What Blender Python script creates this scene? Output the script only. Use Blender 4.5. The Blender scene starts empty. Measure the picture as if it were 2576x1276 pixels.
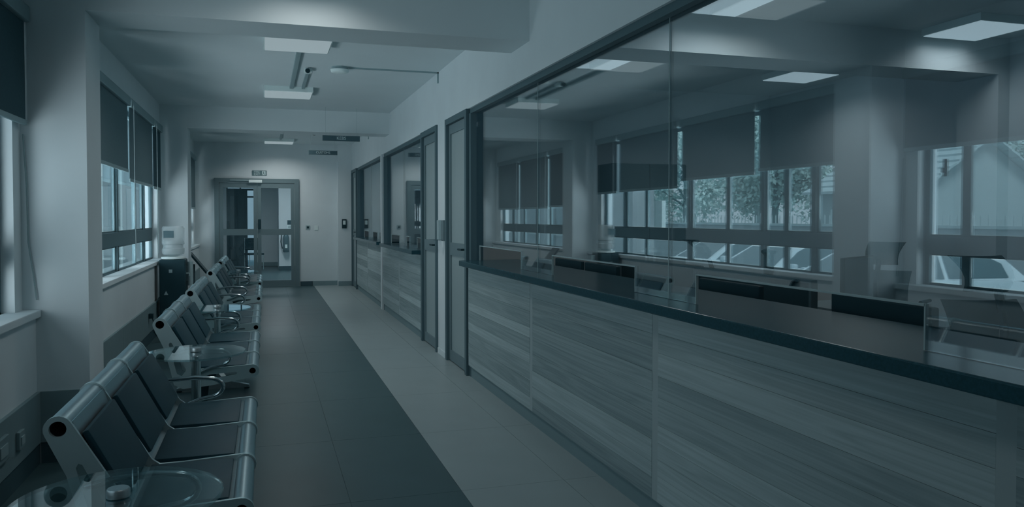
import bpy, bmesh, math, random
from mathutils import Vector, Matrix
random.seed(7)
C = bpy.context.scene.collection
SC = bpy.context.scene
R = math.radians
PI = math.pi

# ---------------------------------------------------------------- camera
cam = bpy.data.cameras.new('camera')
cam_o = bpy.data.objects.new('camera', cam)
C.objects.link(cam_o)
cam_o.location = (0, 0, 1.5)
cam_o.rotation_euler = (R(90 - 1.443), 0, R(-17.4))
cam.sensor_width = 36
cam.lens = 1985 / 2576 * 36
cam.shift_y = -41 / 2576
cam.clip_start = 0.02
cam.clip_end = 300
SC.camera = cam_o

# ---------------------------------------------------------------- view, sky, lights
SC.view_settings.view_transform = 'Standard'
SC.view_settings.look = 'None'
SC.view_settings.gamma = 1
SC.view_settings.use_curve_mapping = False
SC.view_settings.exposure = 0.0
wd = bpy.data.worlds.new('overcast_sky')
SC.world = wd
wd.use_nodes = True
wd.node_tree.nodes['Background'].inputs['Color'].default_value = (0.80, 0.95, 1.0, 1)
wd.node_tree.nodes['Background'].inputs['Strength'].default_value = 1.0


def area(name, loc, dirv, sx, sy, power, spread, col=(1.0, 0.97, 0.945)):
    l = bpy.data.lights.new(name, 'AREA')
    l.shape = 'RECTANGLE'
    l.size, l.size_y = sx, sy
    l.energy = power
    l.spread = R(spread)
    l.color = col
    o = bpy.data.objects.new(name, l)
    C.objects.link(o)
    o.location = loc
    o.rotation_euler = Vector(dirv).to_track_quat('-Z', 'Z' if abs(dirv[2]) < .9 else 'Y').to_euler()
    return o


PANEL_W = 9.0      # each ceiling panel
WIN_W = 9.0
GRD_W = 60.0       # daylight through each metre of window
# daylight entering below the blinds
area('daylight', (-2.1, 3.4, 1.35), (0.60, 0.78, 0.05), 1.5, 1.1, WIN_W * 2.2, 150)
area('daylight', (-2.1, 7.2, 1.30), (0.72, 0.68, 0.05), 1.8, 1.0, WIN_W * 1.5, 150)
area('daylight', (-2.1, 9.9, 1.30), (0.72, 0.68, 0.05), 1.8, 1.0, WIN_W * 1.5, 150)
area('daylight', (-2.1, 14.3, 1.25), (0.75, 0.64, 0.05), 3.2, 0.9, WIN_W * 2.0, 150)
# daylight thrown up from the bright car park
area('ground_light', (-2.7, 2.8, 0.35), (0.60, 0.48, 0.64), 2.6, 1.2, GRD_W * 0.4, 150)
area('ground_light', (-2.7, 8.2, 0.35), (0.60, 0.48, 0.64), 5.0, 1.2, GRD_W * 1.8, 150)
area('ground_light', (-2.7, 14.4, 0.35), (0.60, 0.48, 0.64), 4.0, 1.2, GRD_W * 1.3, 150)

sun = bpy.data.lights.new('veiled_sun', 'SUN')
sun.energy = 2.8
sun.angle = R(20)
sun.color = (1.0, 0.98, 0.95)
sun_o = bpy.data.objects.new('veiled_sun', sun)
C.objects.link(sun_o)
sun_o.rotation_euler = Vector((-0.15, 0.6, -0.8)).to_track_quat('-Z', 'Y').to_euler()

# ---------------------------------------------------------------- materials
def s2l(c):
    c = c / 255.0
    return c / 12.92 if c <= 0.04045 else ((c + 0.055) / 1.055) ** 2.4


def P(r, g, b, k=1.0):
    """albedo for a tone of the tinted print, under the room's light"""
    return tuple(min(0.93, s2l(v) / 0.25 * k / q) for v, q in zip((r, g, b), (0.88, 0.97, 1.03)))


MATS = {}


def mat(name, col, rough=0.6, metal=0.0, spec=0.3, noise=0.0, nscale=8.0, stretch=(1, 1, 1), bump=0.0, emit=None):
    m = bpy.data.materials.new(name)
    m.use_nodes = True
    nt = m.node_tree
    b = nt.nodes['Principled BSDF']
    b.inputs['Base Color'].default_value = (*col, 1)
    b.inputs['Roughness'].default_value = rough
    b.inputs['Metallic'].default_value = metal
    b.inputs['Specular IOR Level'].default_value = spec
    b.inputs['Specular Tint'].default_value = (0.55, 0.85, 0.95, 1)
    if emit:
        b.inputs['Emission Color'].default_value = (*emit[0], 1)
        b.inputs['Emission Strength'].default_value = emit[1]
    if noise or bump:
        tc = nt.nodes.new('ShaderNodeTexCoord')
        mp = nt.nodes.new('ShaderNodeMapping')
        mp.inputs['Scale'].default_value = stretch
        n = nt.nodes.new('ShaderNodeTexNoise')
        n.inputs['Scale'].default_value = nscale
        n.inputs['Detail'].default_value = 5
        nt.links.new(tc.outputs['Object'], mp.inputs['Vector'])
        nt.links.new(mp.outputs['Vector'], n.inputs['Vector'])
        if noise:
            rp = nt.nodes.new('ShaderNodeMapRange')
            rp.inputs['From Min'].default_value = 0.3
            rp.inputs['From Max'].default_value = 0.7
            rp.inputs['To Min'].default_value = 1 - noise
            rp.inputs['To Max'].default_value = 1 + noise
            mx = nt.nodes.new('ShaderNodeMix')
            mx.data_type = 'RGBA'
            mx.blend_type = 'MULTIPLY'
            mx.inputs['Factor'].default_value = 1
            mx.inputs['A'].default_value = (*col, 1)
            nt.links.new(n.outputs['Fac'], rp.inputs['Value'])
            nt.links.new(rp.outputs['Result'], mx.inputs['B'])
            nt.links.new(mx.outputs['Result'], b.inputs['Base Color'])
        if bump:
            bp = nt.nodes.new('ShaderNodeBump')
            bp.inputs['Strength'].default_value = bump
            bp.inputs['Distance'].default_value = 0.01
            nt.links.new(n.outputs['Fac'], bp.inputs['Height'])
            nt.links.new(bp.outputs['Normal'], b.inputs['Normal'])
    MATS[name] = m
    return m


def glass(name, refl_face, refl_graze, tint=(0.9, 0.96, 1.0), gloss_col=(0.95, 1, 1), rough=0.0, power=1.0):
    """thin sheet: straight-through view plus a mirror coat that grows towards grazing"""
    m = bpy.data.materials.new(name)
    m.use_nodes = True
    nt = m.node_tree
    nt.nodes.clear()
    out = nt.nodes.new('ShaderNodeOutputMaterial')
    mix = nt.nodes.new('ShaderNodeMixShader')
    tr = nt.nodes.new('ShaderNodeBsdfTransparent')
    tr.inputs['Color'].default_value = (*tint, 1)
    gl = nt.nodes.new('ShaderNodeBsdfGlossy')
    gl.inputs['Roughness'].default_value = rough
    gl.inputs['Color'].default_value = (*gloss_col, 1)
    lw = nt.nodes.new('ShaderNodeLayerWeight')
    lw.inputs['Blend'].default_value = 0.5
    mr = nt.nodes.new('ShaderNodeMapRange')
    mr.inputs['To Min'].default_value = refl_face
    mr.inputs['To Max'].default_value = refl_graze
    pw = nt.nodes.new('ShaderNodeMath')
    pw.operation = 'POWER'
    pw.inputs[1].default_value = power
    nt.links.new(lw.outputs['Facing'], pw.inputs[0])
    nt.links.new(pw.outputs['Value'], mr.inputs['Value'])
    nt.links.new(mr.outputs['Result'], mix.inputs['Fac'])
    nt.links.new(tr.outputs['BSDF'], mix.inputs[1])
    nt.links.new(gl.outputs['BSDF'], mix.inputs[2])
    nt.links.new(mix.outputs['Shader'], out.inputs['Surface'])
    return m


def wood_mat(name, col, dark, seed):
    m = bpy.data.materials.new(name)
    m.use_nodes = True
    nt = m.node_tree
    b = nt.nodes['Principled BSDF']
    b.inputs['Roughness'].default_value = 0.5
    b.inputs['Specular IOR Level'].default_value = 0.25
    tc = nt.nodes.new('ShaderNodeTexCoord')
    oi = nt.nodes.new('ShaderNodeObjectInfo')
    mp = nt.nodes.new('ShaderNodeMapping')
    mp.inputs['Scale'].default_value = (1, 0.30, 11)
    add = nt.nodes.new('ShaderNodeVectorMath')
    add.operation = 'MULTIPLY_ADD'
    comb = nt.nodes.new('ShaderNodeCombineXYZ')
    for k in ('X', 'Y', 'Z'):
        nt.links.new(oi.outputs['Random'], comb.inputs[k])
    add.inputs[1].default_value = (17, 31, 23)
    nt.links.new(comb.outputs['Vector'], add.inputs[0])
    nt.links.new(mp.outputs['Vector'], add.inputs[2])
    nt.links.new(tc.outputs['Object'], mp.inputs['Vector'])
    wv = nt.nodes.new('ShaderNodeTexNoise')
    wv.inputs['Scale'].default_value = 1.7
    wv.inputs['Detail'].default_value = 2
    wv.inputs['Distortion'].default_value = 0.6
    nt.links.new(add.outputs['Vector'], wv.inputs['Vector'])
    rng = nt.nodes.new('ShaderNodeMath')
    rng.operation = 'MULTIPLY'
    rng.inputs[1].default_value = 9.0
    nt.links.new(wv.outputs['Fac'], rng.inputs[0])
    fr = nt.nodes.new('ShaderNodeMath')
    fr.operation = 'PINGPONG'
    fr.inputs[1].default_value = 1.0
    nt.links.new(rng.outputs['Value'], fr.inputs[0])
    fine = nt.nodes.new('ShaderNodeTexNoise')
    fine.inputs['Scale'].default_value = 14
    fine.inputs['Detail'].default_value = 4
    mp2 = nt.nodes.new('ShaderNodeMapping')
    mp2.inputs['Scale'].default_value = (1, 0.10, 9)
    nt.links.new(tc.outputs['Object'], mp2.inputs['Vector'])
    nt.links.new(mp2.outputs['Vector'], fine.inputs['Vector'])
    s = nt.nodes.new('ShaderNodeMath')
    s.operation = 'MULTIPLY_ADD'
    s.inputs[1].default_value = 0.24
    nt.links.new(fr.outputs['Value'], s.inputs[0])
    s2 = nt.nodes.new('ShaderNodeMath')
    s2.operation = 'MULTIPLY'
    s2.inputs[1].default_value = 0.45
    nt.links.new(fine.outputs['Fac'], s2.inputs[0])
    nt.links.new(s2.outputs['Value'], s.inputs[2])
    s3 = nt.nodes.new('ShaderNodeMath')
    s3.operation = 'MULTIPLY_ADD'
    s3.inputs[1].default_value = 0.55
    nt.links.new(oi.outputs['Random'], s3.inputs[0])
    nt.links.new(s.outputs['Value'], s3.inputs[2])
    cr = nt.nodes.new('ShaderNodeMix')
    cr.data_type = 'RGBA'
    cr.inputs['A'].default_value = (*dark, 1)
    cr.inputs['B'].default_value = (*col, 1)
    nt.links.new(s3.outputs['Value'], cr.inputs['Factor'])
    nt.links.new(cr.outputs['Result'], b.inputs['Base Color'])
    return m


M = {}
M['wall'] = mat('wall_paint', (0.69, 0.79, 0.82), 0.75, spec=0.2, noise=0.02, nscale=3)
M['ceil'] = mat('ceiling_paint', (0.69, 0.79, 0.815), 0.8, spec=0.15, noise=0.015, nscale=2)
M['dado'] = mat('lower_wall_paint', P(96, 113, 118), 0.55, noise=0.02, nscale=4)
M['tile_dark'] = mat('grey_floor_tile', P(58, 83, 90, .34), 0.34, spec=0.15, noise=0.05, nscale=3)
M['tile_light'] = mat('pale_floor_tile', P(98, 114, 119, .60), 0.32, spec=0.18, noise=0.03, nscale=3)
M['grout'] = mat('grout', P(44, 60, 65), 0.9)
M['skirt'] = mat('skirting_tile', P(62, 79, 84), 0.4, noise=0.04)
M['skirt_dark'] = mat('dark_skirting', P(30, 46, 52), 0.4)
M['alu'] = mat('grey_aluminium', P(78, 95, 100), 0.5, 0.0, noise=0.03, nscale=12)
M['alu_win'] = mat('window_aluminium', P(46, 63, 69), 0.55, 0.0, spec=0.15)
M['alu_dark'] = mat('dark_aluminium', P(40, 56, 62), 0.5, 0.0)
M['door_grey'] = mat('door_grey_paint', P(62, 79, 85, .75), 0.45)
M['frost'] = mat('frosted_panel', P(90, 107, 112, .7), 0.35, spec=0.4)
M['blind'] = mat('blind_fabric', P(54, 70, 76), 0.9, spec=0.05, noise=0.06, nscale=60)
M['blind_dark'] = mat('dark_blind_fabric', P(32, 49, 55), 0.9, spec=0.05, noise=0.06, nscale=60)
M['rail'] = mat('blind_rail', P(70, 87, 92), 0.4, 0.2)
M['chain'] = mat('bead_chain', P(92, 108, 113, .8), 0.4)
M['white'] = mat('white_plastic', P(116, 132, 137), 0.4, noise=0.01)
M['trim'] = mat('pale_trim', P(92, 108, 113, .72), 0.4)
M['black'] = mat('black_plastic', P(20, 38, 44, .7), 0.4, spec=0.2, noise=0.05)
M['granite'] = mat('black_granite', P(16, 38, 45), 0.2, spec=0.28, noise=0.15, nscale=90)
M['plinth'] = mat('plinth', P(58, 75, 80), 0.5)
M['wood'] = wood_mat('grey_oak_laminate', P(96, 113, 118, .84), P(54, 71, 76, .8), 1)
M['darkwood'] = mat('dark_door_wood', P(38, 54, 60), 0.4, noise=0.15, nscale=5, stretch=(8, 8, 1))
M['pad'] = mat('black_vinyl', (0.022, 0.066, 0.086), 0.5, spec=0.15, noise=0.04, nscale=30)
M['steel'] = mat('brushed_steel', (0.42, 0.49, 0.51), 0.36, 0.85, noise=0.06, nscale=40, stretch=(1, 8, 1))
M['frame_steel'] = mat('grey_bench_frame', P(86, 103, 108), 0.35, 0.4)
M['chrome'] = mat('chrome', (0.50, 0.57, 0.59), 0.16, 1.0)
M['rubber'] = mat('rubber', P(18, 34, 40), 0.7)
M['panel'] = mat('light_diffuser', (0.25, 0.3, 0.32), 0.6, emit=((0.76, 0.94, 1.0), 0.30))
M['panel_office'] = mat('office_light_diffuser', (0.25, 0.3, 0.32), 0.6, emit=((0.76, 0.94, 1.0), 0.50))
M['sign'] = mat('sign_board', P(32, 48, 54), 0.4)
M['letter'] = mat('sign_letter', P(100, 117, 122), 0.5)
M['exit'] = mat('exit_sign', P(48, 66, 71), 0.5)
M['cond'] = mat('conduit', P(74, 91, 96), 0.6)
M['glass_part'] = glass('partition_glass', 0.09, 0.48)
M['glass_win'] = glass('window_glass', 0.03, 0.30)
M['glass_door'] = glass('door_glass', 0.06, 0.25)
M['glass_table'] = glass('table_glass', 0.05, 1.0, tint=(0.72, 0.84, 0.86), power=4.0)
def milky(name, col, fac):
    m = bpy.data.materials.new(name)
    m.use_nodes = True
    nt = m.node_tree
    nt.nodes.clear()
    out = nt.nodes.new('ShaderNodeOutputMaterial')
    mix = nt.nodes.new('ShaderNodeMixShader')
    mix.inputs['Fac'].default_value = fac
    tr = nt.nodes.new('ShaderNodeBsdfTransparent')
    pb = nt.nodes.new('ShaderNodeBsdfPrincipled')
    pb.inputs['Base Color'].default_value = (*col, 1)
    pb.inputs['Roughness'].default_value = 0.2
    nt.links.new(tr.outputs['BSDF'], mix.inputs[1])
    nt.links.new(pb.outputs['BSDF'], mix.inputs[2])
    nt.links.new(mix.outputs['Shader'], out.inputs['Surface'])
    return m


M['bottle'] = milky('bottle_plastic', (0.55, 0.66, 0.69), 0.38)
M['carwhite'] = mat('white_car_paint', (0.66, 0.80, 0.85), 0.25, spec=0.5)
M['carglass'] = mat('car_window', P(48, 64, 70), 0.1, spec=0.5)
M['tyre'] = mat('tyre', P(24, 40, 46), 0.8)
M['asphalt'] = mat('asphalt', P(84, 100, 105), 0.9, noise=0.1, nscale=6)
M['render'] = mat('pale_render', (0.33, 0.39, 0.41), 0.8, noise=0.04, nscale=2)
M['leaf'] = mat('leaf', P(84, 104, 105), 0.7, noise=0.35, nscale=1.5)
M['leaf2'] = mat('pale_leaf', P(104, 122, 124), 0.7, noise=0.3, nscale=1.5)
M['bark'] = mat('bark', P(58, 74, 78), 0.9, noise=0.2)
M['roof'] = mat('roof_tile', P(86, 102, 107), 0.8, noise=0.12, nscale=12)
M['housewall'] = mat('house_render', P(96, 112, 117, .75), 0.8, noise=0.05)
M['desk'] = mat('office_desk_laminate', P(56, 72, 78), 0.35, noise=0.04)
M['screen'] = mat('screen_fabric', P(28, 46, 52, .7), 0.85, spec=0.1)
M['cab'] = mat('cabinet_black', P(40, 56, 62), 0.45)
M['mesh'] = mat('chair_mesh_fabric', P(22, 40, 46, .7), 0.8, noise=0.1, nscale=80)
M['red'] = mat('extinguisher_body', P(40, 56, 62), 0.25, spec=0.5)


# ---------------------------------------------------------------- mesh builder
class MB:
    def __init__(s):
        s.v = []
        s.f = []

    def add(s, vs, fs):
        o = len(s.v)
        s.v += [tuple(p) for p in vs]
        s.f += [tuple(i + o for i in f) for f in fs]
        return s

    def box(s, x0, x1, y0, y1, z0, z1):
        vs = [(x, y, z) for z in (z0, z1) for y in (y0, y1) for x in (x0, x1)]
        return s.add(vs, [(0, 2, 3, 1), (4, 5, 7, 6), (0, 1, 5, 4), (2, 6, 7, 3), (0, 4, 6, 2), (1, 3, 7, 5)])

    def obox(s, c, size, rot):
        m = Matrix.Translation(c) @ rot.to_4x4()
        hx, hy, hz = (d / 2 for d in size)
        vs = [m @ Vector((x, y, z)) for z in (-hz, hz) for y in (-hy, hy) for x in (-hx, hx)]
        return s.add(vs, [(0, 2, 3, 1), (4, 5, 7, 6), (0, 1, 5, 4), (2, 6, 7, 3), (0, 4, 6, 2), (1, 3, 7, 5)])

    def prism(s, poly, a0, a1, axis='y'):
        """poly of 2D points extruded: axis y -> (x,z), x -> (y,z), z -> (x,y)"""
        n = len(poly)
        area2 = sum(poly[i][0] * poly[(i + 1) % n][1] - poly[(i + 1) % n][0] * poly[i][1] for i in range(n))
        if (area2 > 0) == (axis == 'y'):
            poly = poly[::-1]
        def pt(p, a):
            return {'y': (p[0], a, p[1]), 'x': (a, p[0], p[1]), 'z': (p[0], p[1], a)}[axis]
        vs = [pt(p, a0) for p in poly] + [pt(p, a1) for p in poly]
        fs = [tuple(range(n))[::-1], tuple(range(n, 2 * n))]
        for i in range(n):
            j = (i + 1) % n
            fs.append((i, j, n + j, n + i))
        return s.add(vs, fs)

    def tube(s, path, r, n=10, cap=True, flat=1.0):
        path = [Vector(p) for p in path]
        rings = []
        up = None
        for i, p in enumerate(path):
            t = (path[min(i + 1, len(path) - 1)] - path[max(i - 1, 0)]).normalized()
            if up is None:
                up = Vector((0, 0, 1)) if abs(t.z) < 0.9 else Vector((0, 1, 0))
            a = t.cross(up)
            if a.length < 1e-4:
                a = t.orthogonal()
            a.normalize()
            b = a.cross(t).normalized()
            up = b
            rr = r[i] if isinstance(r, (list, tuple)) else r
            rings.append([p + a * math.cos(2 * PI * k / n) * rr * flat + b * math.sin(2 * PI * k / n) * rr for k in range(n)])
        vs = [q for ring in rings for q in ring]
        fs = []
        for i in range(len(path) - 1):
            for k in range(n):
                k2 = (k + 1) % n
                fs.append((i * n + k, i * n + k2, (i + 1) * n + k2, (i + 1) * n + k))
        if cap:
            fs.append(tuple(range(n))[::-1])
            L = (len(path) - 1) * n
            fs.append(tuple(range(L, L + n)))
        return s.add(vs, fs)

    def lathe(s, prof, c=(0, 0, 0), n=24, sx=1, sy=1):
        """prof of (r,z), bottom to top"""
        vs, fs = [], []
        for r, z in prof:
            for k in range(n):
                a = 2 * PI * k / n
                vs.append((c[0] + r * math.cos(a) * sx, c[1] + r * math.sin(a) * sy, c[2] + z))
        for i in range(len(prof) - 1):
            for k in range(n):
                k2 = (k + 1) % n
                fs.append((i * n + k, i * n + k2, (i + 1) * n + k2, (i + 1) * n + k))
        fs.append(tuple(range(n))[::-1])
        L = (len(prof) - 1) * n
        fs.append(tuple(range(L, L + n)))
        return s.add(vs, fs)

    def ring(s, cx, cz, ro, ri, y0, y1, n=20):
        """hollow cylinder along y"""
        vs, fs = [], []
        for y in (y0, y1):
            for r in (ro, ri):
                for k in range(n):
                    a = 2 * PI * k / n
                    vs.append((cx + r * math.cos(a), y, cz + r * math.sin(a)))
        for k in range(n):
            j = (k + 1) % n
            fs += [(k, 2 * n + k, 2 * n + j, j), (n + k, n + j, 3 * n + j, 3 * n + k), (k, j, n + j, n + k),
                   (2 * n + k, 3 * n + k, 3 * n + j, 2 * n + j)]
        return s.add(vs, fs)

    def mesh(s, name, m, smooth=None, bevel=0):
        me = bpy.data.meshes.new(name)
        me.from_pydata(s.v, [], s.f)
        bm = bmesh.new()
        bm.from_mesh(me)
        bmesh.ops.recalc_face_normals(bm, faces=bm.faces)
        if bevel:
            bmesh.ops.bevel(bm, geom=[e for e in bm.edges if e.is_manifold and e.calc_face_angle(0) > 0.6], offset=bevel,
                            segments=2, affect='EDGES', profile=0.6, clamp_overlap=True)
        bm.to_mesh(me)
        bm.free()
        if smooth:
            for p in me.polygons:
                p.use_smooth = True
            me.set_sharp_from_angle(angle=R(smooth))
        if m:
            me.materials.append(m)
        me.update()
        return me

    def build(s, name, m, parent=None, smooth=None, bevel=0):
        o = bpy.data.objects.new(name, s.mesh(name, m, smooth, bevel))
        C.objects.link(o)
        if parent:
            o.parent = parent
        return o


def tag(o, label, cat, group=None):
    o['label'] = label
    o['category'] = cat
    if group:
        o['group'] = group
    return o


def thing(name, label, cat, loc=(0, 0, 0), rz=0, group=None):
    o = bpy.data.objects.new(name, None)
    C.objects.link(o)
    o.empty_display_size = 0.1
    o.location = loc
    o.rotation_euler = (0, 0, rz)
    return tag(o, label, cat, group)


def struct(name, loc=(0, 0, 0)):
    o = bpy.data.objects.new(name, None)
    C.objects.link(o)
    o.location = loc
    o['kind'] = 'structure'
    return o


def smesh(name, mb, m, bevel=0):
    o = mb.build(name, m, None, None, bevel)
    o['kind'] = 'structure'
    return o


def inst(name, me, parent, loc=(0, 0, 0), rot=(0, 0, 0)):
    o = bpy.data.objects.new(name, me)
    C.objects.link(o)
    o.parent = parent
    o.location = loc
    o.rotation_euler = rot
    return o


def dup(root, loc, label, rz=None):
    r = root.copy()
    C.objects.link(r)
    r.location = loc
    if rz is not None:
        r.rotation_euler = (0, 0, rz)
    r['label'] = label
    for ch in list(root.children):
        c = ch.copy()
        C.objects.link(c)
        c.parent = r
        for g in list(ch.children):
            d = g.copy()
            C.objects.link(d)
            d.parent = c
    return r


def text(name, s, size, m, parent, loc, rot, depth=0.002, align='CENTER'):
    cu = bpy.data.curves.new(name, 'FONT')
    cu.body = s
    cu.size = size
    cu.extrude = depth
    cu.align_x = align
    cu.align_y = 'CENTER'
    t = bpy.data.objects.new(name, cu)
    C.objects.link(t)
    bpy.context.view_layer.update()
    me = bpy.data.meshes.new_from_object(t.evaluated_get(bpy.context.evaluated_depsgraph_get()))
    bpy.data.objects.remove(t)
    me.materials.clear()
    me.materials.append(m)
    o = bpy.data.objects.new(name, me)
    C.objects.link(o)
    o.parent = parent
    o.location = loc
    o.rotation_euler = rot
    return o


# ---------------------------------------------------------------- measures (metres)
XW = -1.42        # window plane, left
XS = -1.33        # wall under the sills
XC = -1.04        # face of the left columns
XG = 1.90         # glass partition
XR = 1.83         # face of the right wall
ZC = 3.09         # ceiling
ZB = 2.77         # beam soffit
YF = 17.8         # far wall
YB = -2.2         # wall behind the camera
XO = 6.35         # office far wall
COLS = ((5.42, 5.86), (12.1, 12.55))

# ---------------------------------------------------------------- floor
fl = smesh('floor', MB().box(-1.62, 6.6, YB - .2, 30.2, -0.12, -0.004), M['grout'])
tiles = {}
xs = [-1.38, -0.78, -0.18, 0.42, 1.02, 1.62, 1.86]
y = -2.2
ys = []
while y < 25.4:
    ys.append(y)
    y += 1.2
off = (4.18 + 2.2) % 1.2
for y0 in [yy - 1.2 + off for yy in ys]:
    for i in range(len(xs) - 1):
        x0, x1 = xs[i], xs[i + 1]
        a, b = max(y0, YB), min(y0 + 1.2, 25.4)
        if b - a < .05:
            continue
        m = M['tile_dark'] if x0 < 1.0 else M['tile_light']
        g = 0.0012
        key = (round(x1 - x0, 2), round(b - a, 2), m.name)
        if key not in tiles:
            tiles[key] = MB().box(g, x1 - x0 - g, g, b - a - g, -0.02, 0).mesh('floor_tile', m)
        inst('floor_tile', tiles[key], fl, (x0, a, 0))
# office floor
for i in range(4):
    for j in range(9):
        w, h = 1.18, 1.27
        key = ('o', w, h)
        if key not in tiles:
            tiles[key] = MB().box(.002, w - .002, .002, h - .002, -0.02, 0).mesh('floor_tile', M['tile_dark'])
        inst('floor_tile', tiles[key], fl, (1.86 + i * w, YB + j * h, 0))

# ---------------------------------------------------------------- ceiling and beams
ce = smesh('ceiling', MB().box(-1.62, 6.6, YB - .2, 26.2, ZC, ZC + .15), M['ceil'])
for (a, b) in COLS:
    MB().box(XW - .1, XR + .02, a, b, ZB, ZC + .01).build('beam', M['ceil'], ce)
MB().box(XR + .15, XO, COLS[0][0], COLS[0][1], ZB, ZC + .01).build('beam', M['ceil'], ce)

# ---------------------------------------------------------------- left wall with windows
WINS = ((0.9, 5.27), (6.1, 11.75), (12.75, 17.45))
ZS, ZL = 0.915, 2.70
wl = MB()
wl.box(XW - .18, XS, YB, YF, 0, ZS - .02)
wl.box(XW - .18, XW + .02, YB, YF, ZL, ZC)
prev = YB
for a, b in WINS:
    wl.box(XW - .18, XW + .02, prev, a, ZS - .02, ZL)
    prev = b
wl.box(XW - .18, XW + .02, prev, YF, ZS - .02, ZL)
wl = smesh('wall_left', wl, M['wall'])
for a, b in COLS:
    MB().box(XW - .1, XC, a, b, 0, ZB).build('column', M['wall'], wl)
for i, (a, b) in enumerate(((YB, 5.42), (5.86, 12.1), (12.55, YF))):
    MB().box(XS - .13, XS + .03, a + .005, b - .005, ZS - .02, ZS + .025).build('sill', M['wall'], wl, bevel=.006)
# tall skirting band, dark tile foot
bl = struct('baseboard_left')
for (a, b) in ((YB, 5.42), (5.86, 12.1), (12.55, YF)):
    n = max(1, round((b - a) / 1.2))
    for k in range(n):
        p, q = a + (b - a) * k / n, a + (b - a) * (k + 1) / n
        MB().box(XS - .01, XS + .022, p + .002, q - .002, .13, .44).build('trunking_panel', M['skirt'], bl, bevel=.003)
        MB().box(XS - .01, XS + .014, p + .002, q - .002, 0, .128).build('skirting_tile', M['skirt_dark'], bl)
for a, b in COLS:
    MB().box(XS + .022, XC + .014, a - .016, a, .13, .44).build('trunking_panel', M['skirt'], bl)
    MB().box(XC, XC + .014, a - .016, b + .01, 0.0, .44).build('trunking_panel', M['skirt'], bl)
    MB().box(XS + .022, XC, a - .012, a, 0, .128).build('skirting_tile', M['skirt_dark'], bl)


def window(n, a, b, cols):
    w = struct('window_%d' % n)
    fr = MB()
    x0, x1 = XW - .082, XW - .05
    fr.box(x0, x1, a, a + .06, ZS, ZL)
    fr.box(x0, x1, b - .06, b, ZS, ZL)
    fr.box(x0, x1, a, b, ZS, ZS + .03)
    fr.box(x0, x1, a, b, ZL - .06, ZL)
    fr.build('frame', M['alu_win'], w)
    MB().box(x0 - .004, x1 + .012, a + .06, b - .06, 1.20, 1.345).build('transom', M['alu_win'], w, bevel=.006)
    edges = [a] + cols + [b]
    for i, c in enumerate(cols):
        wd_ = .075 if i % 2 else .045
        MB().box(x0, x1 + .006, c - wd_ / 2, c + wd_ / 2, ZS + .03, 1.20).build('mullion', M['alu_win'], w)
        MB().box(x0, x1 + .006, c - wd_ / 2, c + wd_ / 2, 1.345, ZL - .06).build('mullion', M['alu_win'], w)
    for i in range(len(edges) - 1):
        p, q = edges[i] + .03, edges[i + 1] - .03
        for z0, z1 in ((ZS + .02, 1.21), (1.335, ZL - .04)):
            sf = MB()
            xm = XW - .075 + (.02 if i % 2 else 0)
            sf.box(xm - .012, xm + .012, p, p + .024, z0, z1).box(xm - .012, xm + .012, q - .024, q, z0, z1)
            sf.box(xm - .012, xm + .012, p, q, z0, z0 + .024).box(xm - .012, xm + .012, p, q, z1 - .024, z1)
            sash = sf.build('sash', M['alu_win'], w)
            MB().box(xm - .003, xm + .003, p + .03, q - .03, z0 + .03, z1 - .03).build('pane', M['glass_win'], sash)
    return w


window(1, WINS[0][0], WINS[0][1], [1.6, 2.7, 3.75, 4.86])
window(2, WINS[1][0], WINS[1][1], [6.65, 7.1, 7.5, 8.2, 9.08, 10.3, 11.0])
window(3, WINS[2][0], WINS[2][1], [13.5, 14.3, 15.1, 15.9, 16.7])
hl = MB().box(XW - .03, XW - .012, 5.02, 5.05, 1.83, 1.97).box(XW - .012, XW + .012, 5.025, 5.045, 1.86, 1.90)
hl.build('window_latch', M['black'], bpy.data.objects['window_1'], bevel=.003)


def blind(y0, y1, zb, label, m, chain=True):
    xm = XW + .055
    t = thing('roller_blind', label, 'blind', (xm, (y0 + y1) / 2, zb), 0, 'roller blinds over the left windows')
    h = (y1 - y0) / 2
    top = 2.76 - zb
    bk = MB().box(-.045, .035, -h, h, top - .095, top)
    bk.build('head_box', M['rail'], t, bevel=.012)
    fb = MB()
    n = 10
    pts = []
    for i in range(n + 1):
        yy = -h + .015 + (2 * h - .03) * i / n
        pts.append((.004 * math.sin(i * 1.3), yy))
    vs, fs = [], []
    for (xx, yy) in pts:
        for dx in (0, .003):
            vs += [(xx * .3 + dx, yy, top - .09), (xx + dx, yy, .03)]
    for i in range(n):
        o = i * 4
        fs += [(o, o + 1, o + 5, o + 4), (o + 2, o + 6, o + 7, o + 3), (o + 1, o + 3, o + 7, o + 5), (o, o + 4, o + 6, o + 2)]
    fs += [(0, 2, 3, 1), (4 * n, 4 * n + 1, 4 * n + 3, 4 * n + 2)]
    fb.add(vs, fs).build('fabric', m, t)
    MB().box(-.006, .010, -h + .012, h - .012, 0, .034).build('bottom_bar', M['rail'], t, bevel=.004)
    if chain:
        zc = .98 - zb + .06
        MB().tube([(.045, -h + .03, top - .05), (.047, -h + .035, zc * .4), (.05, -h + .04, zc), (.052, -h + .055, zc - .02),
                   (.05, -h + .07, zc), (.047, -h + .065, zc * .4), (.045, -h + .06, top - .05)], .0019, 5).build('pull_chain', M['chain'], t)
    return t


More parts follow.
